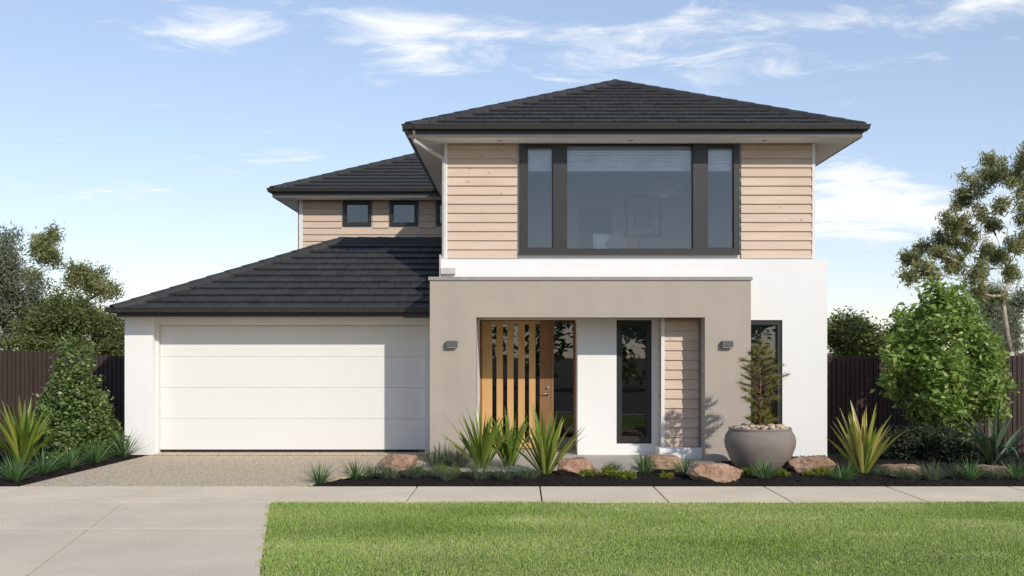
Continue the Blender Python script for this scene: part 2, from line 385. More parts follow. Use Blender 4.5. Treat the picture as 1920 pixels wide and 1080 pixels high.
# lawn: soil sheet + blades
LP = [(-1.93, 7.43), (12, 7.43), (12, 13.475), (-3.15, 13.475)]
MB().prism(LP, -.04, -.012).build('lawn_soil', 'earth', kind='structure')
def grass():
    n = 560000; y = 7.43+RNG.random(n)**.9*6.04; x = -3.15+RNG.random(n)*12.6
    k = x > xr(y)-.01+.02*np.sin(y*9)+.015*np.sin(y*23+1)+RNG.normal(0, .02, n); x, y = x[k], y[k]; y = y+np.where(y > 13.40, RNG.normal(.012, .02, len(y)), 0); n = len(x); pat = np.zeros(n); hv = np.zeros(n)
    for _ in range(170):
        cx, cy, rr, am = RNG.uniform(-3, 9.5), RNG.uniform(7.4, 13.5), RNG.uniform(.10, .6), RNG.normal(0, .17); gg = np.exp(-((x-cx)**2/(rr*2.2)**2+(y-cy)**2/rr**2)); pat += am*gg; hv += RNG.normal(0, .22)*gg
    h = (.019+.021*RNG.random(n)**1.5)*np.clip(1+hv, .6, 1.5); a = RNG.random(n)*6.283; lean = RNG.normal(0, .5, n); b = RNG.random(n)*6.283; w = .003+.0035*RNG.random(n)
    base = np.stack([x, y, np.full(n, -.012)], 1); dx = np.stack([np.cos(a)*w, np.sin(a)*w, np.zeros(n)], 1)
    tip = base+np.stack([np.cos(b)*lean*h, np.sin(b)*lean*h, h], 1)
    V = np.stack([base-dx, base+dx, tip], 1).reshape(-1, 3); var = np.clip(.45+pat+RNG.normal(0, .27, n)+(RNG.random(n) < .05)*.45, 0, 1)
    npmesh('lawn_grass', V, 3, 'grass', var=var, label='short mown green lawn beside the concrete crossover', cat='grass', kind='stuff')
grass()

# ------------------------------------------------------------------ the house
H = empty('house', (2, 20, 0), 'two storey house with timber cladding, charcoal tiled roofs, white garage and taupe portico', 'house')
PX, PZ = 3.0, 1.0
# --- walls
UZ0, UZ1 = 3.60, 5.815; UW = (-1.37, 5.48); UY = 20.0
WIN = (-.02, 4.11, 3.745, 5.80)      # big upper window opening x0,x1,z0,z1
up = MB(); up.wall(UW[0], UW[1], 3.3, UZ1, UY, UY+.15, [WIN])
up.box(UW[0], UW[0]+.15, UY+.15, 34.5, 3.3, UZ1); up.box(UW[1]-.15, UW[1], UY+.15, 34.5, 0, UZ1); up.box(-5.64, UW[1]-.15, 34.35, 34.5, 0, UZ1)
uw = up.build('upper_wall', 'interior_white', H)
RW = 27.47; RWX = -5.64
rw_holes = [(-4.553, -3.82, 5.14, 5.80), (-3.352, -2.625, 5.14, 5.80), (-2.157, -1.5, 5.14, 5.80)]
rb = MB(); rb.wall(RWX, UW[0], 0, UZ1, RW, RW+.15, rw_holes); rb.box(RWX, RWX+.15, RW+.15, 34.35, 0, UZ1)
rwall = rb.build('rear_wall', 'interior_white', H)
def boards(x0, x1, z0, z1, yf, parent, exp=.1705, holes=(), axis='x', mir=1):
    """bevelled weatherboards, each its own piece, lapping the one below"""
    k = 0; z = z0
    while z < z1-.02:
        zt = min(z+exp+.012, z1); segs = [(x0, x1)]
        for h in holes:
            if h[2] < min(z+exp, z1)-.03 and h[3] > z+.03:
                ns = []
                for a, b in segs:
                    if h[0] > a: ns.append((a, min(b, h[0])))
                    if h[1] < b: ns.append((max(a, h[1]), b))
                    if h[0] >= b or h[1] <= a: ns = [s for s in ns if s != (a, b)]+[(a, b)]
                segs = [s for s in ns if s[1]-s[0] > .02]
        # trim boards that run under or over an opening
        zlo, zhi = z, zt
        for h in holes:
            if not (h[2] < min(z+exp, z1)-.03 and h[3] > z+.03):
                if z < h[3] <= z+.03: zlo = max(zlo, h[3]) if False else zlo
        for a, b in segs:
            m = MB()
            t0, t1 = .048, .012
            if axis == 'x': m.hexa([(a, yf-t0, z), (b, yf-t0, z), (b, yf-.001, z), (a, yf-.001, z), (a, yf-t1, zt), (b, yf-t1, zt), (b, yf-.001, zt), (a, yf-.001, zt)])
            else: m.hexa([(yf-t0*mir, a, z), (yf-t0*mir, b, z), (yf-.001*mir, b, z), (yf-.001*mir, a, z), (yf-t1*mir, a, zt), (yf-t1*mir, b, zt), (yf-.001*mir, b, zt), (yf-.001*mir, a, zt)])
            m.build('board', 'cedar', parent, bevel=.002)
        z += exp
boards(UW[0]+.013, UW[1]-.013, UZ0+.05, UZ1-.005, UY, uw, holes=[(WIN[0]-.03, WIN[1]+.03, WIN[2]-.01, WIN[3]+.1)])
boards(UY+.045, RW-.05, UZ0+.05, UZ1-.005, UW[0], uw, axis='y', mir=1)
boards(UY+.045, 34.4, UZ0+.05, UZ1-.005, UW[1], uw, axis='y', mir=-1)
boards(RWX+.06, UW[0]-.045, 3.9, UZ1-.005, RW, rwall, holes=[(a-.03, b+.03, c-.03, d+.1) for a, b, c, d in rw_holes])
for x in (UW[0], UW[1]):
    s = -1 if x < 0 else 1; m = MB(); m.box(x-.043 if s < 0 else x-.012, x+.012 if s < 0 else x+.043, UY-.047, UY+.044, UZ0, UZ1-.003); m.build('corner_trim', 'paint_offwhite', uw)
MB().box(RWX-.045, RWX+.058, RW-.047, RW+.05, 3.5, UZ1-.003).build('corner_trim', 'paint_offwhite', rwall)
MB().box(RWX-.075, RWX-.047, RW-.03, RW+.04, 2.5, UZ1-.003).build('corner_pipe', 'oak_dark', rwall)
# lower white block
LY = 19.35; LX = (-1.432, 5.573); LT = 3.583
w_low = (1.751, 2.39, .236, 2.48); w_right = (3.93, 4.76, .236, 2.48)
lw = MB(); lw.wall(1.045, LX[1], 0, 2.52, LY, LY+.25, [w_low, w_right]); lw.wall(LX[0], LX[1], 2.52, LT, LY, LY+.25)
lw.box(LX[1]-.25, LX[1], LY+.25, 27, 0, LT); lw.box(LX[0], LX[0]+.2, LY+.25, 27.4, 0, LT)
lw.box(LX[0]+.2, LX[1]-.25, LY+.25, 20.0, LT-.12, LT-.02)                       # set-back ledge
lw.box(1.045, 1.2, LY+.25, 20.2, 0, 2.52)                                       # return beside the door
lw.box(-.98, -.755, 18.812, 20.2, 0, 2.50)                                      # return left of the door
lwo = lw.build('lower_wall', 'render_white', H)
MB().box(-1.40, 5.50, UY-.052, UY-.003, LT-.02, UZ0+.045).build('flashing', 'grey_metal', H)
# floors / ceilings so the rooms are rooms
fl = MB(); fl.box(UW[0]+.15, UW[1]-.15, UY+.02, 34.3, 3.32, 3.40); fl.box(UW[0]+.15, UW[1]-.15, UY+.15, 34.3, 5.74, 5.81); fl.build('upper_floor', 'interior_white', H)
bk = MB(); bk.wall(UW[0]+.15, UW[1]-.15, 3.40, 5.74, 24.2, 24.3, [(1.32, 2.08, 3.40, 5.15)]); bk.box(1.2, 2.2, 25.4, 25.5, 3.4, 5.74); bk.build('bedroom_wall', 'interior_grey', H)
tr = MB(); tr.wall(1.22, 2.18, 3.40, 5.25, 24.165, 24.199, [(1.32, 2.08, 3.3, 5.15)]); tr.build('architrave', 'interior_white', H)
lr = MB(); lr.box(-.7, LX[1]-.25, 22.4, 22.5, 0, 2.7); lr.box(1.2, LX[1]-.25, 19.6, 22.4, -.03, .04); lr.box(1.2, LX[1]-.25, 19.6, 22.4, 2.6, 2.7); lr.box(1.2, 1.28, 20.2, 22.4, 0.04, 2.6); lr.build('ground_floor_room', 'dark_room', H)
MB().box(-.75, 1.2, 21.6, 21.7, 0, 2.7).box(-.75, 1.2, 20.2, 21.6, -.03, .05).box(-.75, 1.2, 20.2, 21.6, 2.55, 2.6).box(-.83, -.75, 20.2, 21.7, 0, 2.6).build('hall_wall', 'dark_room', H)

# --- windows
def window(name, o, y, depth, panes, frame_mat, parent, fw=.06, blind=None, glass='glass', label=None, mull=()):
    x0, x1, z0, z1 = o
    f = MB(); f.wall(x0, x1, z0, z1, y, y+depth, [(a, b, c, d) for a, b, c, d in panes]); wo = f.build(name, frame_mat, parent, bevel=.004)
    for a, b, c, d in panes:
        s = MB(); s.wall(a, b, c, d, y+.035, y+.075, [(a+.022, b-.022, c+.022, d-.022)]); s.build('sash', frame_mat, wo)
        MB().box(a+.02, b-.02, y+.05, y+.056, c+.02, d-.02).build('pane', glass, wo)
        if blind:
            n = max(3, int((d-blind)/.055))
            bm_ = MB(); zz = d-.03
            for i in range(n):
                t = zz-(i+1)*(d-.03-blind)/n; bm_.box(a+.03, b-.03, y+.13+.008*(i % 2), y+.15+.008*(i % 2), t+.004, t+(d-.03-blind)/n-.002)
            bm_.box(a+.03, b-.03, y+.12, y+.16, blind-.03, blind); bm_.build('blind', 'blind', wo)
    return wo
W = WIN
window('front_window', (W[0], W[1], W[2], W[3]), UY-.06, .13,
       [(.125, .62, W[2]+.09, 5.755), (.86, 3.235, W[2]+.07, 5.785), (3.50, 4.0, W[2]+.09, 5.755)], 'dark_bronze', H, blind=5.33)
MB().box(W[0]-.01, W[1]+.01, UY-.085, UY-.062, W[2]-.035, W[2]+.02).build('window_sill', 'dark_bronze', H)
for h in rw_holes: window('small_window', h, RW-.05, .12, [(h[0]+.075, h[1]-.075, h[2]+.075, h[3]-.09)], 'black_metal', H, glass='glass')
window('tall_window', w_low, LY+.03, .12, [(w_low[0]+.085, w_low[1]-.085, w_low[2]+.11, w_low[3]-.085)], 'black_metal', H, blind=2.03, glass='glass_dark')
window('tall_window', w_right, LY+.03, .12, [(w_right[0]+.085, w_right[1]-.085, w_right[2]+.11, w_right[3]-.085)], 'black_metal', H, blind=2.0, glass='glass_dark')

# --- portico
PY = 18.36; PT = 3.135
pm = MB(); pm.wall(-1.551, 3.975, 0, PT, PY, PY+.45, [(-.753, 3.185, -.1, 2.497)])
pm.box(-1.551, -1.0, PY+.45, LY-.003, 0, PT); pm.box(3.52, 3.975, PY+.45, LY-.003, 0, PT); pm.box(-1.0, 3.52, PY+.45, LY-.003, 2.50, 2.9)
po = pm.build('portico', 'render_taupe', H, bevel=.006)
MB().box(-1.575, 4.0, PY-.025, LY-.004, PT+.001, PT+.06).build('capping', 'grey_metal', po)
MB().box(-1.0, 1.045, LY-.003, 20.2, 2.503, 2.56).build('porch_ceiling', 'soffit', H)
for x in (-1.267, 3.462):
    m = MB(); m.box(x, x+.193, PY-.10, PY, 1.982, 2.092); lo = m.build('wall_light', 'lamp_grey', H, bevel=.004); MB().box(x+.02, x+.173, PY-.09, PY-.012, 1.974, 1.983).build('lens', 'paint_offwhite', lo)
# timber clad nib inside the porch
nb = MB(); nb.box(2.55, 3.184, 18.90, LY-.002, .22, 2.495); nbo = nb.build('clad_nib', 'interior_white', H)
boards(2.56, 3.15, .225, 2.49, 18.90, nbo); boards(18.905, LY-.005, .225, 2.49, 2.55, nbo, axis='y', mir=1)
MB().box(2.497, 2.558, 18.852, 18.903, .222, 2.494).build('corner_trim', 'paint_offwhite', nbo)
MB().box(3.152, 3.183, 18.852, 18.898, .222, 2.494).build('edge_trim', 'grey_metal', nbo)
MB().box(2.44, 3.186, 18.66, LY-.002, 0, .219).build('plinth', 'render_white', nbo, bevel=.008)
# rain head by the roof
MB().box(-1.43, -1.17, LY-.12, LY-.001, 3.31, 3.42).box(-1.455, -1.433, LY-.1, 19.95, 3.2, 3.66).build('rain_head', 'downpipe_paint', H)

# --- front door
DY = 20.02
fd = MB(); fd.wall(-.755, 1.045, .04, 2.53, DY, DY+.1, [(-.715, .585, .09, 2.49), (.635, 1.0, .09, 2.49)]); fdo = fd.build('front_door', 'oak_dark', H, bevel=.004)
xs = [(923, 931), (943, 951), (963, 971.5), (984, 992), (1004, 1012)]
gx = [((a-975)*.01001, (b-975)*.01001) for a, b in xs]; edges = [-.712]+[v for g in gx for v in g]+[.582]
for i in range(0, len(edges), 2): MB().box(edges[i], edges[i+1], DY+.01, DY+.055, .095, 2.485).build('door_stile' if i in (0, len(edges)-2) else 'slat', 'oak' if i < len(edges)-2 else 'oak_dark', fdo, bevel=.003)
for g in gx:
    MB().box(g[0]-.004, g[1]+.004, DY+.03, DY+.036, .2, 2.42).build('pane', 'glass_dark', fdo)
    MB().box(g[0]+.0005, g[1]-.0005, DY+.012, DY+.053, 2.42, 2.485).box(g[0]+.0005, g[1]-.0005, DY+.012, DY+.053, .095, .2).build('rail', 'oak', fdo)
MB().box(.637, .998, DY+.04, DY+.046, .092, 2.488).build('sidelight_pane', 'glass_dark', fdo)
hd = MB(); hd.tube([(.525, DY+.01, 1.12), (.525, DY-.045, 1.12)], .022, 12); hd.tube([(.53, DY-.045, 1.12), (.40, DY-.05, 1.115)], .011, 10); hd.build('handle', 'steel', fdo, smooth=True)
MB().tube([(.525, DY+.01, 1.24), (.525, DY-.025, 1.24)], .028, 14).build('lock', 'steel', fdo)
MB().box(-.75, 1.04, DY-.06, DY+.12, .035, .075).build('threshold', 'grey_metal', fdo)

# --- garage
GY = 19.69; GX = (-7.30, -6.78); GD = 19.95
gm = MB(); gm.box(GX[0], GX[1], GY, GD+.15, 0, 2.53); gm.box(GX[0], GX[0]+.2, GD+.15, 26.2, 0, 2.53); gm.box(GX[0]+.2, -1.45, 26.0, 26.2, 0, 2.53)
gwo = gm.build('garage_wall', 'render_white', H, bevel=.004)
MB().box(GX[1]+.001, -1.553, GY+.09, GD+.15, 2.40, 2.53).build('lintel', 'paint_offwhite', gwo)
MB().box(-1.765, -1.553, GY+.1, GD+.15, 0, 2.398).build('jamb', 'paint_offwhite', gwo)
MB().box(GX[1]+.001, GX[1]+.05, GY+.16, GD+.02, 0, 2.398).build('jamb', 'paint_offwhite', gwo)
MB().box(-6.77, -1.77, GD+.05, 25.9, -.02, .052).build('garage_floor', 'concrete', gwo)
gdo = empty('garage_door', (-4.25, GD, 0), None, None); gdo.parent = H; gdo.location = Vector((-4.25, GD, 0))-wloc(H)
zb = [.075, .652, 1.237, 1.812, 2.395]
for a, b in zip(zb, zb[1:]): MB().box(GX[1]+.053, -1.768, GD, GD+.045, a+.0015, b-.0015).build('panel', 'paint_offwhite', gdo, bevel=.003)
MB().box(GX[1]+.054, -1.769, GD+.03, GD+.05, .05, 2.40).build('backing', 'paint_offwhite', gdo)
MB().box(GX[1]+.053, -1.768, GD+.005, GD+.04, .038, .078).build('bottom_seal', 'seal', gdo)

# --- roofs
TILE_W, TILE_E = .30, .345
NT = [0]
def clip(poly, a, b):
    """keep the part of poly (2d) left of the line a->b"""
    out = []; n = len(poly)
    def sd(p): return (b[0]-a[0])*(p[1]-a[1])-(b[1]-a[1])*(p[0]-a[0])
    for i in range(n):
        p, q = poly[i], poly[(i+1) % n]; sp, sq = sd(p), sd(q)
        if sp >= 0: out.append(p)
        if sp*sq < 0: t = sp/(sp-sq); out.append((p[0]+(q[0]-p[0])*t, p[1]+(q[1]-p[1])*t))
    return out
FULL = {}
def tile_mesh(poly, v0):
    me = bpy.data.meshes.new('tile'); n = len(poly); top = []; bot = []
    for u, v in poly:
        w = .050-.036*(v-v0)/TILE_E; top.append((u, v, w)); bot.append((u, v, max(w-.028, .001)))
    f = [tuple(range(n)), tuple(reversed(range(n, 2*n)))]+[(i, n+i, n+(i+1) % n, (i+1) % n) for i in range(n)]
    me.from_pydata(top+bot, [], f); me.update(); me.materials.append(MATS['roof_tile']); return me
def roof_face(pts, parent, single, budget=1000, seed=0):
    rs = random.Random(seed); P = [Vector(p) for p in pts]; o = P[0]; U = (P[1]-P[0]).normalized(); Nn = U.cross(P[2]-P[0]).normalized()
    if Nn.z < 0: Nn = -Nn
    V = Nn.cross(U); q = [((p-o).dot(U), (p-o).dot(V)) for p in P]
    if sum(q[i-1][0]*q[i][1]-q[i][0]*q[i-1][1] for i in range(len(q))) < 0: q = q[::-1]
    u0, u1 = min(p[0] for p in q), max(p[0] for p in q); vm = max(p[1] for p in q)
    M = Matrix((U, V, Nn)).transposed().to_4x4(); M.translation = o-wloc(parent); acc = MB()
    row = 0; v = -.045
    while v < vm:
        off = (.5 if row % 2 else 0)*TILE_W; u = math.floor(u0/TILE_W)*TILE_W-off
        while u < u1:
            g = .004; base = [(u+g, v), (u+TILE_W-g, v), (u+TILE_W-g, v+TILE_E+.03), (u+g, v+TILE_E+.03)]; poly = base
            for i in range(len(q)):
                a, b = q[i], q[(i+1) % len(q)]
                if abs(a[1]) < 1e-4 and abs(b[1]) < 1e-4: continue
                poly = clip(poly, a, b)
                if len(poly) < 3: break
            if len(poly) >= 3:
                ar = abs(sum(poly[i-1][0]*poly[i][1]-poly[i][0]*poly[i-1][1] for i in range(len(poly))))/2
                if ar > .003:
                    full = len(poly) == 4 and abs(ar-(TILE_W-2*g)*(TILE_E+.03)) < 1e-5; jz = rs.uniform(0, .005)
                    if single and NT[0] < budget:
                        NT[0] += 1
                        if full:
                            if 'm' not in FULL: FULL['m'] = tile_mesh([(0, 0), (TILE_W-2*g, 0), (TILE_W-2*g, TILE_E+.03), (0, TILE_E+.03)], 0)
                            me = FULL['m']; T = Matrix.Translation((u+g, v, jz))
                        else: me = tile_mesh([(p[0]-u, p[1]-v) for p in poly], 0); T = Matrix.Translation((u, v, jz))
                        to = link('tile', me, parent); to.matrix_local = M @ T
                    else:
                        n = len(poly); b = len(acc.v); tp = []; bt = []
                        for pu, pv in poly:
                            w = .050-.036*(pv-v)/TILE_E+jz; tp.append(o+U*pu+V*pv+Nn*w); bt.append(o+U*pu+V*pv+Nn*max(w-.028, .001))
                        acc.v += tp+bt; acc.f += [tuple(range(b, b+n)), tuple(reversed(range(b+n, b+2*n)))]+[(b+i, b+n+i, b+n+(i+1) % n, b+(i+1) % n) for i in range(n)]
            u += TILE_W
        v += TILE_E; row += 1
    if acc.f: acc.build('tiles', 'roof_tile', parent, kind='stuff')
def caps(a, b, parent, step=.40, r=.10, single=True):
    a, b = Vector(a), Vector(b); n = max(1, round((b-a).length/step)); dv = (b-a)/n; u = dv.normalized(); side = u.cross(Vector((0, 0, 1))).normalized(); upv = side.cross(u)
    acc = MB()
    for i in range(n):
        p0 = a+dv*i-u*.02; p1 = a+dv*(i+1)+u*.03; m = MB(); ring = []
        for p, rr, lift in ((p0, r*1.14, .030), (p1, r*1.10, .018)):
            for t, s in ((-1.55, -.06), (-.95, .035), (-.35, .068), (.35, .068), (.95, .035), (1.55, -.06)): ring.append(p+side*rr*t+upv*(s+lift))
        m.v = [tuple(x) for x in ring]+[tuple(Vector(x)-upv*.03) for x in ring]
        for k in range(5): m.f += [(k, k+1, 7+k, 6+k), (12+k+1, 12+k, 18+k, 19+k)]
        for k in range(5): m.f += [(k+1, k, 12+k, 13+k), (6+k, 7+k, 19+k, 18+k)]
        m.f += [(0, 6, 18, 12), (11, 5, 17, 23)]
        if single: m.build('ridge_cap', 'roof_tile', parent)
        else:
            bb = len(acc.v); acc.v += m.v; acc.f += [tuple(bb+i for i in f) for f in m.f]
    if not single: acc.build('ridge_caps', 'roof_tile', parent, kind='stuff')
SL = .442
def gutter(pts, ztop, parent, closed=False):
    """quad gutter swept round the eave; pts run with the outside on the right-hand side"""
    prof = [(0, 0), (.125, .0), (.125, -.012), (.115, -.02), (.105, -.085), (.02, -.098), (0, -.098)]; P = [Vector((p[0], p[1], 0)) for p in pts]; rings = []
    for i, p in enumerate(P):
        d0 = (p-P[i-1]).normalized() if i else None; d1 = (P[i+1]-p).normalized() if i < len(P)-1 else None
        n0 = Vector((d0.y, -d0.x, 0)) if d0 else None; n1 = Vector((d1.y, -d1.x, 0)) if d1 else None
        n = (n0+n1)/(1+n0.dot(n1)) if n0 and n1 else (n0 or n1); rings.append([(p.x+n.x*a, p.y+n.y*a, ztop+b) for a, b in prof])
    m = MB(); k = len(prof)
    for r in rings: m.v += r
    for i in range(len(rings)-1):
        for j in range(k): m.f.append((i*k+j, (i+1)*k+j, (i+1)*k+(j+1) % k, i*k+(j+1) % k))
    m.f += [tuple(range(k)), tuple(reversed(range((len(rings)-1)*k, len(rings)*k)))]; m.build('gutter', 'dark_bronze', parent)
# upper roof: front wing + rear wing, one roof
EX0, EX1, EY = -2.02, 6.22, 19.38; EZ = 5.99; HB = (EX1-EX0)/2; RXc = (EX0+EX1)/2
RY = 26.88; RX0 = -6.24; RYB = RY+2*HB; RZ = EZ+HB*SL
A = (EX0, EY, EZ); B = (EX1, EY, EZ); Cc = (RXc, EY+HB, RZ); D = (RXc, RY+HB, RZ); E = (EX0, RY, EZ); F = (RX0, RY, EZ); G = (RX0+HB, RY+HB, RZ); I_ = (EX1, RYB, EZ); J = (RX0, RYB, EZ)
ro = MB()
for f in ([A, B, Cc], [B, I_, D, Cc], [A, Cc, D, E], [F, E, D, G], [J, F, G], [I_, J, G, D]): ro.poly(f)
ro = ro.build('upper_roof', 'roof_tile', H)
roof_face([A, B, Cc], ro, True, 172, 1)
roof_face([F, E, D, G], ro, False, 0, 2); roof_face([E, A, Cc, D], ro, False, 0, 3); roof_face([B, I_, D, Cc], ro, False, 0, 4); roof_face([J, F, G], ro, False, 0, 5)
caps(A, Cc, ro); caps(B, Cc, ro); caps(F, G, ro); caps(Cc, D, ro, single=False); caps(G, D, ro, single=False)
FZ0 = 5.80
fs = MB()
def fascia(m, pts, z0, z1, t=.03):
    for (x0, y0), (x1, y1) in zip(pts, pts[1:]):
        if abs(y0-y1) < 1e-6: a, b = sorted((x0, x1)); s = 1 if x1 > x0 else -1; ya, yb = sorted((y0, y0+t*s)); m.box(a, b, ya, yb, z0, z1)
        else: a, b = sorted((y0, y1)); s = 1 if y1 > y0 else -1; xa, xb = sorted((x0, x0-t*s)); m.box(xa, xb, a+t, b-t, z0, z1)
EP = [(EX0, RY-.001), (EX0, EY), (EX1, EY), (EX1, RYB)]
def fas(m, x0, x1, y0, y1, z0, z1): m.box(x0, x1, y0, y1, z0, z1)
fas(fs, EX0, EX1, EY, EY+.03, FZ0, EZ+.005); fas(fs, EX0, EX0+.03, EY+.03, RY, FZ0, EZ+.005); fas(fs, EX1-.03, EX1, EY+.03, RYB, FZ0, EZ+.005); fas(fs, RX0, EX0+.03, RY+.0005, RY+.03, FZ0, EZ+.005); fas(fs, RX0, RX0+.03, RY+.03, RYB, FZ0, EZ+.005)
fs.build('fascia', 'black_metal', ro)
lip = MB(); lip.box(EX0-.004, EX1+.004, EY-.006, EY-.0005, FZ0-.006, FZ0+.045); lip.box(RX0-.004, EX0-.01, RY-.006, RY-.0005, FZ0-.006, FZ0+.04); lip.build('fascia_lip', 'lip_metal', ro)
gutter([(RX0, RYB), (RX0, RY-.001), (EX0, RY-.001), (EX0, EY-.001), (EX1, EY-.001), (EX1, RYB)], EZ+.03, ro)
sf = MB(); zs = 5.803
sf.prism([(EX0+.031, EY+.031), (EX1-.031, EY+.031), (EX1-.031, UY-.05), (EX0+.031, UY-.05)], zs, zs+.012); sf.box(EX0+.031, UW[0]-.048, UY-.05, RY+.03, zs, zs+.012); sf.box(UW[1]+.048, EX1-.031, UY-.05, 34, zs, zs+.012); sf.box(RX0+.031, UW[0]-.048, RY+.031, RW-.05, zs, zs+.012); sf.box(RX0+.031, RWX-.048, RW-.05, 34, zs, zs+.012)
sf.build('soffit', 'soffit', ro)
for px in (938, 1182, 1433): x = (px-975)*19.68/2000; MB().lathe([(.0, -.004), (.05, -.004), (.055, 0)], (x, 19.68, zs), 16).build('downlight', 'grey_metal', ro)
dp = MB(); dp.tube([(-1.93, 19.36, 5.92), (-1.92, 19.42, 5.74), (-1.44, 19.95, 5.52), (-1.425, 19.955, 5.40)], .038, 8); dp.tube([(-1.425, 19.955, 5.42), (-1.425, 19.955, 3.45)], .038, 8); dp.build('downpipe', 'downpipe_paint', H)
# garage roof
gE = 19.24; gX0 = -7.33; gZ = 2.665; t = 3.50; gR = gZ+t*.455; xE = -1.40
gA = (gX0, gE, gZ); gB = (xE, gE, gZ); gC = (xE, gE+t, gR); gDv = (gX0+t, gE+t, gR); gF = (gX0, gE+2*t, gZ); gG = (xE, gE+2*t, gZ)
gro = MB().poly([gA, gB, gC, gDv]).poly([gF, gA, gDv]).poly([gG, gF, gDv, gC]).build('garage_roof', 'roof_tile', H)
roof_face([gA, gB, gC, gDv], gro, True, 340, 7); roof_face([gF, gA, gDv], gro, False, 0, 8)
caps(gA, gDv, gro); caps(gDv, gC, gro)
MB().box(gX0+.05, -1.556, gE, gE+.03, 2.515, gZ+.005).build('fascia', 'black_metal', gro)
MB().box(gX0+.05, -1.556, gE-.006, gE-.0005, 2.51, 2.535).build('fascia_lip', 'lip_metal', gro)
MB().box(gX0+.05, -1.556, gE+.031, GY+.2, 2.532, 2.545).build('soffit', 'soffit', gro)
gutter([(gX0, gE+2*t), (gX0, gE-.001), (-1.556, gE-.001)], gZ+.035, gro)

# ------------------------------------------------------------------ things seen through the glass
pic = empty('framed_picture', (2.8, 24.15, 4.95), 'framed print hanging on the upstairs bedroom wall', 'picture')
MB().wall(2.39, 3.19, 4.50, 5.44, 24.10, 24.199, [(2.44, 3.14, 4.55, 5.39)]).build('frame', 'black_metal', pic)
MB().box(2.421, 3.159, 24.15, 24.16, 4.531, 5.409).build('mat_board', 'interior_white', pic); MB().box(2.56, 3.02, 24.144, 24.149, 4.72, 5.23).build('print', 'art_print', pic)
ch = empty('chandelier', (3.05, 22.6, 5.74), 'round crystal drum chandelier hanging upstairs behind the large window', 'chandelier')
MB().tube([(3.05, 22.6, 5.745), (3.05, 22.6, 5.50)], .008, 6).build('rod', 'steel', ch)
cm = MB()
for k in range(36): a = 2*math.pi*k/36; x, y = 3.05+.33*math.cos(a), 22.6+.33*math.sin(a); cm.box(x-.012, x+.012, y-.012, y+.012, 5.16, 5.46)
cm.build('crystals', 'crystal', ch); MB().lathe([(.35, 0), (.35, .05), (.32, .05), (.32, 0), (.35, 0)], (3.05, 22.6, 5.45), 32).lathe([(.35, 0), (.35, .03), (.32, .03), (.32, 0), (.35, 0)], (3.05, 22.6, 5.14), 32).build('ring', 'steel', ch)
db = empty('daybed', (2.0, 20.9, 3.40), 'low white daybed below the upstairs front window', 'bed'); MB().box(1.0, 3.4, 20.5, 21.4, 3.52, 3.80).build('mattress', 'fabric_white', db, bevel=.04)
for x in (1.1, 3.3):
    for y in (20.6, 21.3): MB().box(x-.03, x+.03, y-.03, y+.03, 3.40, 3.53).build('leg', 'oak_dark', db)
def cushion(c, s, rot, mat, label):
    m = MB(); n = 12
    for i in range(n+1):
        for j in range(n+1):
            u, v = i/n*2-1, j/n*2-1; m.v.append((u*s*(1-.08*v*v), 0, v*s*(1-.08*u*u)))
    pts = list(m.v)
    for sgn in (1, -1):
        b = 0 if sgn == 1 else (n+1)**2
        if sgn == -1: m.v += pts
        for k, p in enumerate(pts):
            u, v = (k//(n+1))/n*2-1, (k % (n+1))/n*2-1; th = .09*((1-u*u)*(1-v*v))**.5; m.v[b+k] = (p[0], sgn*th, p[2])
        for i in range(n):
            for j in range(n): q = (b+i*(n+1)+j, b+(i+1)*(n+1)+j, b+(i+1)*(n+1)+j+1, b+i*(n+1)+j+1); m.f.append(q if sgn == -1 else q[::-1])
    o = m.build('cushion', mat, smooth=True, label=label, cat='cushion', group='cushions on the daybed'); o.location = c; o.rotation_euler = rot
cushion((1.62, 20.75, 4.0), .21, (R(-12), 0, R(15)), 'fabric_white', 'white cushion leaning on the upstairs daybed'); cushion((1.88, 20.7, 3.99), .2, (R(-14), R(40), 0), 'fabric_grey', 'grey cushion tilted on its corner on the upstairs daybed'); cushion((2.14, 20.75, 3.98), .18, (R(-10), R(8), R(-10)), 'fabric_rust', 'rust brown cushion on the upstairs daybed')
st = empty('stool', (2.25, 21.6, .04), 'wooden stool seen through the tall porch window', 'stool'); MB().lathe([(0, 0), (.17, 0), (.18, .03), (0, .035)], (2.25, 21.6, .72), 20).build('seat', 'oak_dark', st)
for k in range(4): a = R(45+90*k); MB().tube([(2.25+.2*math.cos(a), 21.6+.2*math.sin(a), .04), (2.25+.13*math.cos(a), 21.6+.13*math.sin(a), .725)], .016, 6).build('leg', 'oak_dark', st)
for z, k in ((.3, .175), (.5, .155)): MB().box(2.25-k*.7, 2.25+k*.7, 21.6-k*.72, 21.6-k*.68, z, z+.025).build('rung', 'oak_dark', st)
MB().lathe([(0, 0), (.02, 0), (.27, .02), (.28, .035), (.0, .06)], (0, 0, 0), 28).build('wall_plate', 'fabric_white', label='large round pale wall plate seen through the tall porch window', cat='wall decor', smooth=True)
o = bpy.data.objects['wall_plate']; o.location = (2.42, 22.398, 1.55); o.rotation_euler = (R(90), 0, 0)

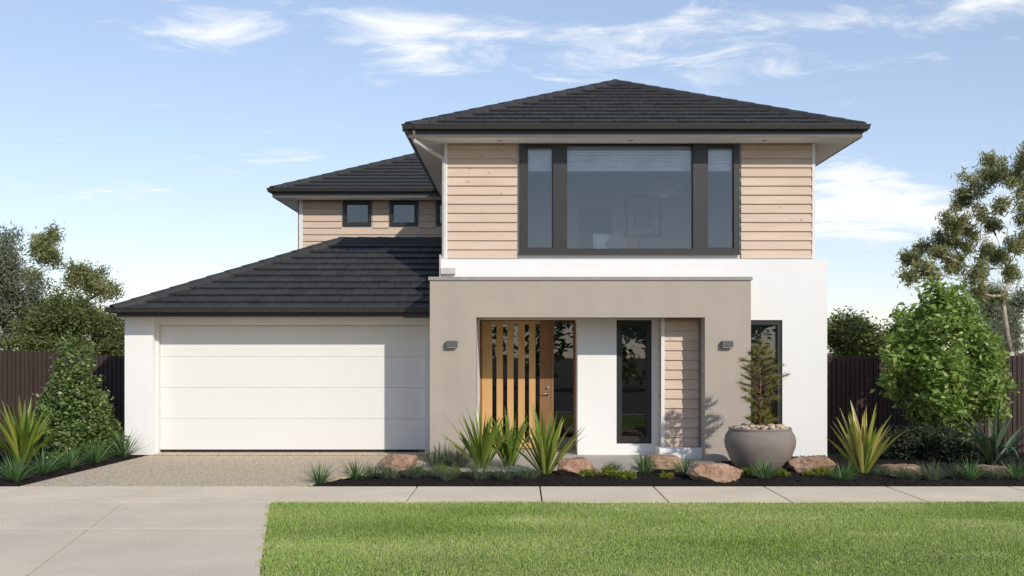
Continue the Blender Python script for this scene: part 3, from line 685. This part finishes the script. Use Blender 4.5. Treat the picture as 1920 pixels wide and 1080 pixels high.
# ------------------------------------------------------------------ fences
def fence(x0, x1, y, zt, label):
    f = empty('fence', ((x0+x1)/2, y, 0), label, 'fence'); n = int((x1-x0)/.088)
    m = MB(); m.box(x0, x1, y+.03, y+.05, -.03, min(zt(x0), zt(x1))-.06); m.build('backing_panel', 'fence_batten', f)
    for i in range(n):
        a = x0+i*.088; z = zt(a); dy = .006*((i*7) % 3); m = MB(); m.box(a+.008, a+.080, y-.008-dy, y+.028, -.03, z); m.build('batten', 'fence_batten', f)
fence(5.58, 13.2, 20.3, lambda x: 1.83, 'dark brown vertical batten fence between the white wall and the broadleaf tree')
fence(-13.5, -7.32, 21.5, lambda x: 1.775+max(0, (-7.3-x))*.052, 'dark brown batten fence with sloping top beside the white garage pier')

# ------------------------------------------------------------------ plants
def leaves(n, centers, sig, size, asp, up=.2, droop=0.0, rs=None):
    """n leaf quads (diamonds) around the given centers"""
    rs = rs or RNG; centers = np.asarray(centers); k = rs.integers(0, len(centers), n)
    c = centers[k]+rs.normal(0, 1, (n, 3))*np.asarray(sig if np.ndim(sig) else (sig,)*3)
    d = rs.normal(0, 1, (n, 3)); d[:, 2] = d[:, 2]*.6-droop; d /= np.linalg.norm(d, axis=1)[:, None]
    nn = rs.normal(0, 1, (n, 3)); nn[:, 2] += up*3; s = np.cross(d, nn); s /= np.linalg.norm(s, axis=1)[:, None]+1e-9
    L = (size*(.6+.8*rs.random(n)))[:, None]; w = L*asp
    f = np.cross(s, d)*L*.08
    V = np.stack([c-d*L*.5, c+s*w*.5+f, c+d*L*.5, c-s*w*.5+f], 1).reshape(-1, 3)
    return V, np.clip(rs.normal(.5, .24, n), 0, 1)
def clumps(c, r, n, rs=RNG):
    """n sub-clump centres inside an ellipsoid, favouring its shell"""
    d = rs.normal(0, 1, (n, 3)); d /= np.linalg.norm(d, axis=1)[:, None]; k = rs.random(n)**.45
    return np.asarray(c)+d*k[:, None]*np.asarray(r if np.ndim(r) else (r,)*3)
def tree(name, base, blobs, mat, leafsize, asp, nleaf, sub, sig, label, cat='tree', bark='bark', trunk_r=.12, fork=.45, group=None, droop=0., up=.2, limbs=True, rs=None):
    rs = rs or RNG; T = empty(name, base, label, cat, group); base = Vector(base); V = []; A = []
    tot = sum(b[1]**2 for b in blobs); tops = []
    for c, r in blobs:
        cc = clumps(c, (r, r, r*.85), max(4, int(sub*r*r/tot*len(blobs))), rs); v, a = leaves(max(60, int(nleaf*r*r/tot)), cc, sig, leafsize, asp, up, droop, rs); V.append(v); A.append(a); tops.append((Vector(c), r, cc))
    npmesh('crown', np.concatenate(V), 4, mat, T, np.concatenate(A))
    m = MB(); mid = sum((t[0] for t in tops), Vector())/len(tops); fk = base.lerp(Vector((mid.x, mid.y, base.z+(mid.z-base.z))), fork)
    m.tube([base-Vector((0, 0, .04)), base.lerp(fk, .5)+Vector((random.uniform(-.05, .05), 0, 0)), fk], [trunk_r, trunk_r*.85, trunk_r*.7], 8)
    nodes = [(fk, trunk_r*.6)]
    for c, r, cc in sorted(tops, key=lambda t: (t[0]-fk).length):
        p, pr_ = min(nodes, key=lambda n: (n[0]-c).length+(.6 if n[0].z > c.z else 0)); k = (p+c)/2+Vector((random.uniform(-.25, .25), random.uniform(-.25, .25), random.uniform(-.25, .05)))*r
        m.tube([p, k, c], [pr_, pr_*.75, pr_*.5], 6); nodes += [(k, pr_*.7), (c, pr_*.5)]
        if limbs:
            for q in cc[:max(3, len(cc)//3)]: m.tube([k.lerp(c, random.uniform(.2, .9)), (c+Vector(q))/2+Vector((0, 0, .05)), Vector(q)], [trunk_r*.2, trunk_r*.12, trunk_r*.05], 4)
    m.build('trunk', bark, T, smooth=True); return T
def B_(Y, lst, jit=1.0): return [(at(px, py, Y+random.uniform(-jit, jit)), r*Y/2000) for px, py, r in lst]
# belt of trees across the street
cs = []
for i in range(60): cs.append(clumps((random.uniform(-45, 45), random.uniform(-22, -18), random.uniform(1.5, 4.6)), random.uniform(1.2, 2.2), 16))
v_, a_ = leaves(26000, np.concatenate(cs), .35, .5, .4); v_[:, 2] = np.maximum(v_[:, 2], -.04)
npmesh('far_trees', v_, 4, 'leaf_olive', None, a_, label='belt of trees across the street mirrored in the front windows', cat='trees', kind='stuff')
# trees behind the left fence
tree('gum_tree', (-15.2, 32, -.04), B_(32, [(20, 455, 24), (15, 505, 45), (-15, 545, 50), (45, 545, 38), (-40, 480, 50), (20, 600, 45), (-30, 620, 60)]), 'leaf_gum_blue', .15, .2, 22000, 14, .16, 'tall blue grey gum tree behind the left fence', trunk_r=.16, group='trees behind the left fence', droop=.7)
tree('gum_tree', (-14.2, 34, -.04), B_(34, [(88, 448, 24), (70, 470, 20), (95, 480, 22), (55, 520, 20), (160, 525, 26), (135, 515, 20), (195, 545, 24), (180, 520, 18), (125, 590, 45), (70, 600, 50)]), 'leaf_gum', .14, .24, 18000, 11, .13, 'open crowned olive gum tree with high sprays behind the left fence', trunk_r=.15, group='trees behind the left fence', droop=.5)
tree('round_tree', (-12.6, 30, -.04), B_(30, [(125, 580, 48), (90, 610, 40), (160, 600, 42), (60, 640, 45), (130, 650, 45)], .6), 'leaf_olive', .095, .4, 22000, 40, .13, 'dense round olive green tree behind the left fence and the conical shrub', trunk_r=.14, group='trees behind the left fence')
tree('round_tree', (-11.5, 31.5, -.04), B_(31.5, [(205, 610, 36), (222, 640, 36), (190, 650, 36), (245, 625, 30), (270, 650, 35)], .6), 'leaf_olive', .095, .4, 18000, 32, .13, 'dark olive tree rising beside the garage pier', trunk_r=.12, group='trees behind the left fence')
# trees behind the right fence
tree('gum_tree', (15.2, 32, -.04), B_(32, [(1825, 350, 30), (1850, 335, 22), (1885, 320, 32), (1925, 300, 35), (1905, 350, 26), (1800, 380, 20), (1790, 425, 28), (1765, 455, 28), (1815, 455, 28), (1850, 470, 24), (1720, 490, 26), (1745, 510, 26), (1705, 515, 18), (1790, 500, 28), (1840, 510, 26), (1880, 480, 26), (1915, 460, 26), (1900, 520, 24), (1860, 425, 20), (1835, 400, 18), (1875, 385, 20), (1760, 478, 22), (1735, 465, 20), (1810, 420, 20), (1930, 400, 24), (1860, 300, 16), (1880, 555, 22), (1840, 550, 20)], 1.4), 'leaf_gum', .17, .19, 19000, 6, .105, 'tall eucalypt with pale limbs and drooping olive leaves behind the right fence', bark='bark_pale', trunk_r=.17, fork=.35, group='trees behind the right fence', droop=.9)
tree('gum_tree', (15.6, 36, -.04), B_(36, [(1860, 560, 36), (1890, 600, 36), (1850, 620, 34), (1920, 570, 36), (1830, 585, 26), (1905, 640, 30), (1870, 650, 30)]), 'leaf_gum_blue', .14, .2, 13000, 11, .16, 'hazy grey green gum below the tall eucalypt', bark='bark_pale', trunk_r=.12, group='trees behind the right fence', droop=.6)
tree('round_tree', (11.0, 34, -.04), B_(34, [(1590, 615, 30), (1620, 625, 26), (1565, 630, 30), (1600, 650, 32)], .6), 'leaf_olive', .13, .4, 10000, 35, .14, 'small dark olive tree above the fence right of the white wall', trunk_r=.12, group='trees behind the right fence')
tree('round_tree', (12.2, 34, -.04), B_(34, [(1655, 645, 24), (1680, 640, 24), (1640, 655, 24), (1700, 620, 28), (1720, 650, 30)], .6), 'leaf_olive', .13, .4, 9000, 32, .14, 'low olive tree above the fence beside the broadleaf tree', trunk_r=.10, group='trees behind the right fence')
# garden shrubs
def cone_blobs(c, h, w, n):
    out = []
    for i in range(n):
        f = 1-math.sqrt(1-(i+.5)/n*.985); R_ = w*(1-f)*(1 if f > .12 else .8+f*1.6)+.03; a = i*2.399
        out.append((Vector((c[0]+R_*.72*math.cos(a), c[1]+R_*.72*math.sin(a), c[2]+.12+f*h*.96)), max(.11, .24*(1-f*.6))*random.uniform(.85, 1.2)))
    return out
tree('conical_shrub', (-8.1, 19.4, .03), cone_blobs((-8.1, 19.4, .0), 2.38, .86, 60), 'leaf_shrub', .072, .6, 17000, 7, .06, 'dense conical green shrub tree beside the white garage pier', 'shrub', trunk_r=.035, fork=.3)
tree('broadleaf_tree', (7.45, 18.6, .03), [(at(px, py, 18.6+dy), r*.0093) for px, py, r, dy in [(1765, 560, 30, 0), (1740, 590, 36, .2), (1795, 590, 36, -.2), (1715, 630, 36, .1), (1775, 630, 45, -.4), (1830, 635, 38, 0), (1700, 685, 42, 0), (1760, 690, 50, -.4), (1825, 690, 46, -.2), (1855, 705, 32, .2), (1715, 735, 42, .2), (1775, 745, 48, -.3), (1835, 750, 44, 0), (1740, 780, 30, .2), (1800, 790, 34, .1), (1745, 545, 18, 0), (1790, 548, 18, .2), (1675, 650, 18, 0), (1672, 715, 18, .1), (1868, 650, 18, 0), (1880, 720, 16, .1), (1870, 770, 22, 0), (1690, 590, 14, 0)]], 'leaf_bright', .125, .5, 10500, 11, .10, 'bright green broadleaf young tree standing against the brown fence', trunk_r=.045, fork=.35, up=.5)
def bush(c, w, h, label):
    tree('low_shrub', (c[0], c[1], zbed(c[0], c[1])), [(Vector((c[0]+random.uniform(-w, w)*.5, c[1]+random.uniform(-.2, .2), h*random.uniform(.3, .72))), h*.34) for _ in range(9)], 'leaf_dark', .065, .3, 6500, 260, .05, label, 'shrub', trunk_r=.02, fork=.2)
bush((6.62, 18.3), .75, .68, 'rounded dark grey green shrub behind the yellow flax'); bush((7.28, 18.0), .42, .62, 'upright dark green shrub below the broadleaf tree')

def blade_strip(base, az, tilt, L, w, bend, seg=6, twist=0.0, fold=.25):
    p = Vector(base); d = Vector((math.cos(az)*math.sin(tilt), math.sin(az)*math.sin(tilt), math.cos(tilt))); side = Vector((-math.sin(az+twist), math.cos(az+twist), 0)); rows = []
    for i in range(seg+1):
        f = i/seg; ww = w*(.55+.9*f if f < .45 else (1-((f-.45)/.55)**1.8))*.5 if f < 1 else .001; nrm = d.cross(side).normalized()
        rows.append([p-side*ww+nrm*ww*fold, p, p+side*ww+nrm*ww*fold]); tilt += bend/seg*(.4+1.2*f)
        d = Vector((math.cos(az)*math.sin(tilt), math.sin(az)*math.sin(tilt), math.cos(tilt))); p = p+d*(L/seg)
    return rows
def strip_quads(rows):
    q = []
    for a, b in zip(rows, rows[1:]): q += [a[0], a[1], b[1], b[0], a[1], a[2], b[2], b[1]]
    return q
def flax(c, n, h, spread, mat, w, label, group=None, droopy=.15, kinks=0):
    base = Vector((c[0], c[1], zbed(c[0], c[1])-.02)); F = empty('flax', base, label, 'plant', group)
    for i in range(n):
        az = i*2.399+random.uniform(-.3, .3); f = (i+.5)/n; tilt = .06+spread*f*random.uniform(.75, 1.1); L = h*random.uniform(.75, 1.05)*(1.02-.15*f)
        bend = random.uniform(.0, .35)+droopy*f
        if kinks and random.random() < kinks: bend += 1.6
        b = base+Vector((math.cos(az), math.sin(az), 0))*.07*f; q = strip_quads(blade_strip(b, az, tilt, L, w*random.uniform(.75, 1.15), bend, 7, random.uniform(-.9, .9)))
        npmesh('leaf', q, 4, mat, F, np.full(len(q)//4, min(1, max(0, random.gauss(.5, .27)))))
gr = 'flax clumps before the timber front door'
flax(gnd(903, 882), 34, 1.12, .75, 'flax_green', .075, 'green gold flax clump beside the left portico pillar', gr); flax(gnd(955, 878), 28, 1.0, .55, 'flax_green', .072, 'green gold flax clump, middle of three before the front door', gr); flax(gnd(1022, 893), 36, 1.08, .72, 'flax_green', .075, 'green gold flax clump beside the round rust boulder', gr)
flax(gnd(1618, 892), 34, 1.12, .62, 'flax_yellow', .085, 'yellow striped flax clump beside the corner of the white wall'); flax(gnd(1862, 876), 34, 1.12, .75, 'flax_dark', .085, 'dark blue green flax clump below the broadleaf tree', None, .3, .35)
flax(gnd(42, 872), 62, 1.15, .72, 'flax_green', .07, 'large yellow green flax clump in front of the conical shrub', None, .25, .1)
def tuft(c, n, h, spread, mat, w, name, label, group, bend=.5, r=.04):
    base = Vector((c[0], c[1], zbed(c[0], c[1])-.015)); q = []; va = []
    for i in range(n):
        az = random.uniform(0, 6.283); f = random.random(); tilt = spread*f**.7; b = base+Vector((math.cos(az), math.sin(az), 0))*r*random.random()
        s = strip_quads(blade_strip(b, az, tilt, h*random.uniform(.65, 1.1), w, random.uniform(.1, bend), 4, random.uniform(-1, 1))); q += s; va += [min(1, max(0, random.gauss(.5, .25)))]*(len(s)//4)
    o = npmesh(name, q, 4, mat, None, va, label=label, cat='plant', group=group); return o
tl = 'spiky green tuft in the bark bed beside the driveway'
for px, py, h, lb in ((28, 905, .50, 'spiky green tuft at the footpath end of the row along the driveway'), (82, 892, .46, 'second spiky tuft from the footpath in the driveway row'), (130, 880, .45, 'middle spiky tuft of five in the driveway row'), (180, 870, .46, 'spiky tuft second from the garage pier in the driveway row'), (232, 858, .55, 'tall spiky tuft at the foot of the white garage pier')): tuft(gnd(px, py), 120, h, 1.15, 'tuft_green', .014, 'spiky_tuft', lb, 'spiky tufts along the left driveway edge')
for (px, py), lb in zip(((600, 905), (666, 904), (1208, 893), (1285, 897), (1434, 903), (1582, 905), (1820, 905), (1903, 903)),
    ('spiky green tuft at the driveway corner of the front bed', 'spiky green tuft between the bed corner and the low pink boulder', 'spiky green tuft before the brown boulder near the timber nib', 'spiky green tuft between two boulders left of the pot', 'spiky green tuft before the large round pot', 'spiky green tuft before the yellow flax', 'spiky green tuft before the dark flax', 'spiky green tuft at the right end beyond the dark flax')):
    tuft(gnd(px, py), 105, random.uniform(.34, .40), 1.15, 'tuft_green', .012, 'spiky_tuft', lb, 'spiky tufts in the front bed')
for px, py, h, lb in ((700, 899, .26, 'fine grass clump at the driveway side of the flat pink boulder'), (728, 903, .28, 'fine grass clump directly before the flat pink boulder'), (775, 902, .26, 'fine grass clump before the portico end of the flat pink boulder'), (800, 897, .24, 'small fine grass clump just past the flat pink boulder'), (838, 905, .28, 'fine grass clump before the left portico pillar at the path edge'),
    (898, 905, .36, 'tall fine grass clump before the first green gold flax by the pillar'), (945, 905, .30, 'fine grass clump before the middle green gold flax'), (990, 903, .27, 'fine grass clump between the middle flax and the rust boulder flax'), (1655, 898, .22, 'small fine grass clump between yellow flax and flat orange boulder'), (1690, 903, .24, 'fine grass clump before the middle of the flat orange boulder'),
    (1712, 904, .24, 'fine grass clump before the fence end of the flat orange boulder'), (1747, 905, .32, 'tall fine grass clump past the flat orange boulder below the upright shrub'), (1795, 902, .26, 'fine grass clump beside the spiky tuft before the dark flax'), (1868, 903, .26, 'fine grass clump before the small orange boulder below the dark flax'), (1150, 885, .22, 'small fine grass clump between the rust boulder and the dark brown boulder')):
    tuft(gnd(px, py), 190, h, 1.0, 'tuft_grey', .006, 'grass_clump', lb, 'fine grass clumps in the front bed', .6, .09)
for px, py, lb in ((815, 880, 'tall fine grass clump at the garage side of the left portico pillar'), (838, 878, 'tall fine grass clump at the middle of the left portico pillar foot'), (862, 880, 'tall fine grass clump between the left portico pillar and the flax')): tuft(gnd(px, py), 220, .40, .9, 'tuft_grey', .006, 'grass_clump', lb, 'grass clumps at the left pillar', .6, .09)
for px, py, s, lb in ((1103, 900, 1, 'yellow green mound at the edge of the round rust boulder'), (1140, 898, 1.1, 'largest yellow green mound between the rust and brown boulders'), (1172, 903, 1.0, 'yellow green mound beside the spiky tuft at the brown boulder'), (1396, 897, .9, 'yellow green mound at the left foot of the round pot'), (1466, 897, .8, 'yellow green mound at the right foot of the round pot'),
    (1525, 898, 1.1, 'yellow green mound before the wide brown boulder'), (1250, 901, .7, 'small low mound between the dark brown and cream boulders'), (825, 890, .8, 'yellow green mound under the tall grass at the left pillar'), (850, 892, .7, 'small yellow green mound between the left pillar grass and the flax'), (1545, 896, 1.0, 'yellow green mound between the wide brown boulder and yellow flax')):
    c = gnd(px, py); z = zbed(c.x, c.y); cc = clumps((c.x, c.y, z+.05*s), (.15*s, .12*s, .06*s), 40); cc[:, 2] = np.maximum(cc[:, 2], z+.01); v, a = leaves(900, cc, .018, .045, .2, .2)
    npmesh('ground_cover', v, 4, 'mound_yellow', None, a, label=lb, cat='plant', group='yellow green mounds in the front bed')

# ------------------------------------------------------------------ boulders
import bmesh
def rock(c, sx, sy, sz, seed, label):
    bm = bmesh.new(); bmesh.ops.create_icosphere(bm, subdivisions=5, radius=1.0); rs = random.Random(seed)
    planes = [(Vector((rs.gauss(0, 1), rs.gauss(0, 1), rs.gauss(0, .7))).normalized(), rs.uniform(.62, .9)) for _ in range(16)]+[(Vector((0, 0, 1)), .72)]
    for v in bm.verts:
        p = v.co.copy(); k = min([1.0]+[d/max(1e-6, p.dot(n)) for n, d in planes if p.dot(n) > .05]); p = p*k
        p += p.normalized()*(.07*mnoise.noise(p*2.2+Vector((seed, 0, 0)))+.06*mnoise.noise(p*5+Vector((0, seed, 0)))+.035*abs(mnoise.noise(p*11+Vector((seed, seed, 0))))+.02*mnoise.noise(p*22)); v.co = Vector((p.x*sx, p.y*sy, p.z*sz))
    me = bpy.data.meshes.new('boulder'); bm.to_mesh(me); bm.free(); me.shade_smooth(); o = link('boulder', me, None, 'sandstone'); o.location = (c[0], c[1], c[2]); o.rotation_euler = (0, 0, rs.uniform(-.2, .2)); props(o, label, 'boulder', 'boulders in the front bed')
for x0, x1, y0, y1, s, lb in ((710, 789, 854, 884, 11, 'flat pink boulder at the garage end of the front bed'), (1040, 1118, 862, 896, 12, 'round speckled rust boulder beside the flax before the door'), (1192, 1288, 856, 890, 13, 'dark brown boulder before the tall porch window'),
                           (1288, 1388, 870, 908, 14, 'broad cream and brown boulder left of the round pot'), (1480, 1576, 857, 892, 15, 'wide brown boulder right of the round pot'), (1645, 1730, 874, 898, 16, 'flat orange boulder behind the yellow flax and below the dark shrub'), (1828, 1890, 876, 899, 17, 'small orange boulder below the dark flax')):
    g = gnd((x0+x1)/2, y1); Y = g.y+.25; k = Y/2000; w = (x1-x0)*k/2; h = (y1-y0)*k
    rock((g.x*Y/g.y, Y, h*.40), w*1.14, .34, h*.74, s, lb)

# ------------------------------------------------------------------ pot, its tree and stones
pc = gnd(1425, 889); pc.y += .45; pc.x = (1425-975)*pc.y/2000; s = pc.y/2000; zp = zbed(pc.x, pc.y)-.03
ph = .68; pr = 66*s
prof = [(0, 0), (.60*pr, 0), (.66*pr, .02), (.86*pr, .20), (.985*pr, .38), (1.0*pr, .47), (.97*pr, .56), (.88*pr, .635), (.865*pr, .645), (.885*pr, .655), (.885*pr, .675), (.86*pr, .685), (.82*pr, .68), (.82*pr, .60), (0, .60)]
MB().lathe(prof, (pc.x, pc.y, zp), 56).build('plant_pot', 'pot_clay', smooth=True, label='large round grey brown clay pot standing before the portico pillar', cat='pot')
def stones():
    bm = bmesh.new(); bmesh.ops.create_icosphere(bm, subdivisions=2, radius=1); me = bpy.data.meshes.new('stone')
    for v in bm.verts: v.co *= 1+.18*mnoise.noise(v.co*1.7)
    bm.to_mesh(me); bm.free(); me.shade_smooth(); me.materials.append(MATS['pebble']); acc = MB(); zt = zp+.61
    for i in range(150):
        a, r = random.uniform(0, 6.3), pr*.76*math.sqrt(random.random()); k = random.uniform(.022, .05) if i >= 16 else random.uniform(.055, .085); p = (pc.x+r*math.cos(a), pc.y+r*math.sin(a), zt+k*.5+(.07*(1-(r/pr)**2)))
        if i < 16:
            o = link('stone', me); o.location = p; o.scale = (k, k*.8, k*.55); o.rotation_euler = (random.uniform(-.4, .4), random.uniform(-.4, .4), a); props(o, 'larger cream river stone lying on top of the round pot', 'stone', 'larger stones in the pot')
        else:
            b = len(acc.v); q = Matrix.Rotation(a, 3, 'Z'); acc.v += [tuple(Vector(p)+q @ Vector((v.co.x*k, v.co.y*k*.8, v.co.z*k*.6))) for v in me.vertices]; acc.f += [tuple(b+j for j in f.vertices) for f in me.polygons]
    acc.build('pebbles', 'pebble', smooth=True, label='small cream pebbles filling the top of the pot', cat='pebbles', kind='stuff')
    MB().lathe([(0, .07), (.4*pr, .06), (.81*pr, 0)], (pc.x, pc.y, zt-.005), 24).build('potting_soil', 'mulch', smooth=True, label='dark soil under the stones in the pot', cat='soil', kind='stuff')
stones()
def potted():
    b = Vector((pc.x, pc.y, zp+.62)); T = empty('potted_conifer', b, 'feathery olive green conifer growing in the round clay pot', 'tree'); h = 1.40; m = MB(); m.tube([b, b+Vector((.01, 0, .5*h)), b+Vector((-.02, 0, h))], [.02, .013, .003], 7); q = []; va = []
    for i in range(50):
        f = .06+.92*(i+.5)/50; az = i*2.399; p = b+Vector((0, 0, f*h)); L = (.38 if .28 < f < .85 else .24)*(1.1-.72*max(0, f-.55)/.45)*random.uniform(.6, 1.1)
        if .12 < f < .3: L *= .6
        d = Vector((math.cos(az), math.sin(az), random.uniform(.1, .6))).normalized(); e = p+d*L; m.tube([p, p.lerp(e, .6)+Vector((0, 0, .02)), e], [.006, .004, .0015], 4)
        for k in range(120):
            t = random.uniform(.3, 1.02); o = p.lerp(e, t); dd = (d+Vector((random.gauss(0, .6), random.gauss(0, .6), random.gauss(.1, .5)))).normalized(); s_ = dd.orthogonal().normalized()*.0042; l = random.uniform(.06, .15); q += [o-s_, o+s_, o+dd*l]; va.append(min(1, max(0, random.gauss(.5, .25))))
    npmesh('foliage', q, 3, 'conifer', T, va); m.build('stem', 'bark_red', T, smooth=True)
potted()
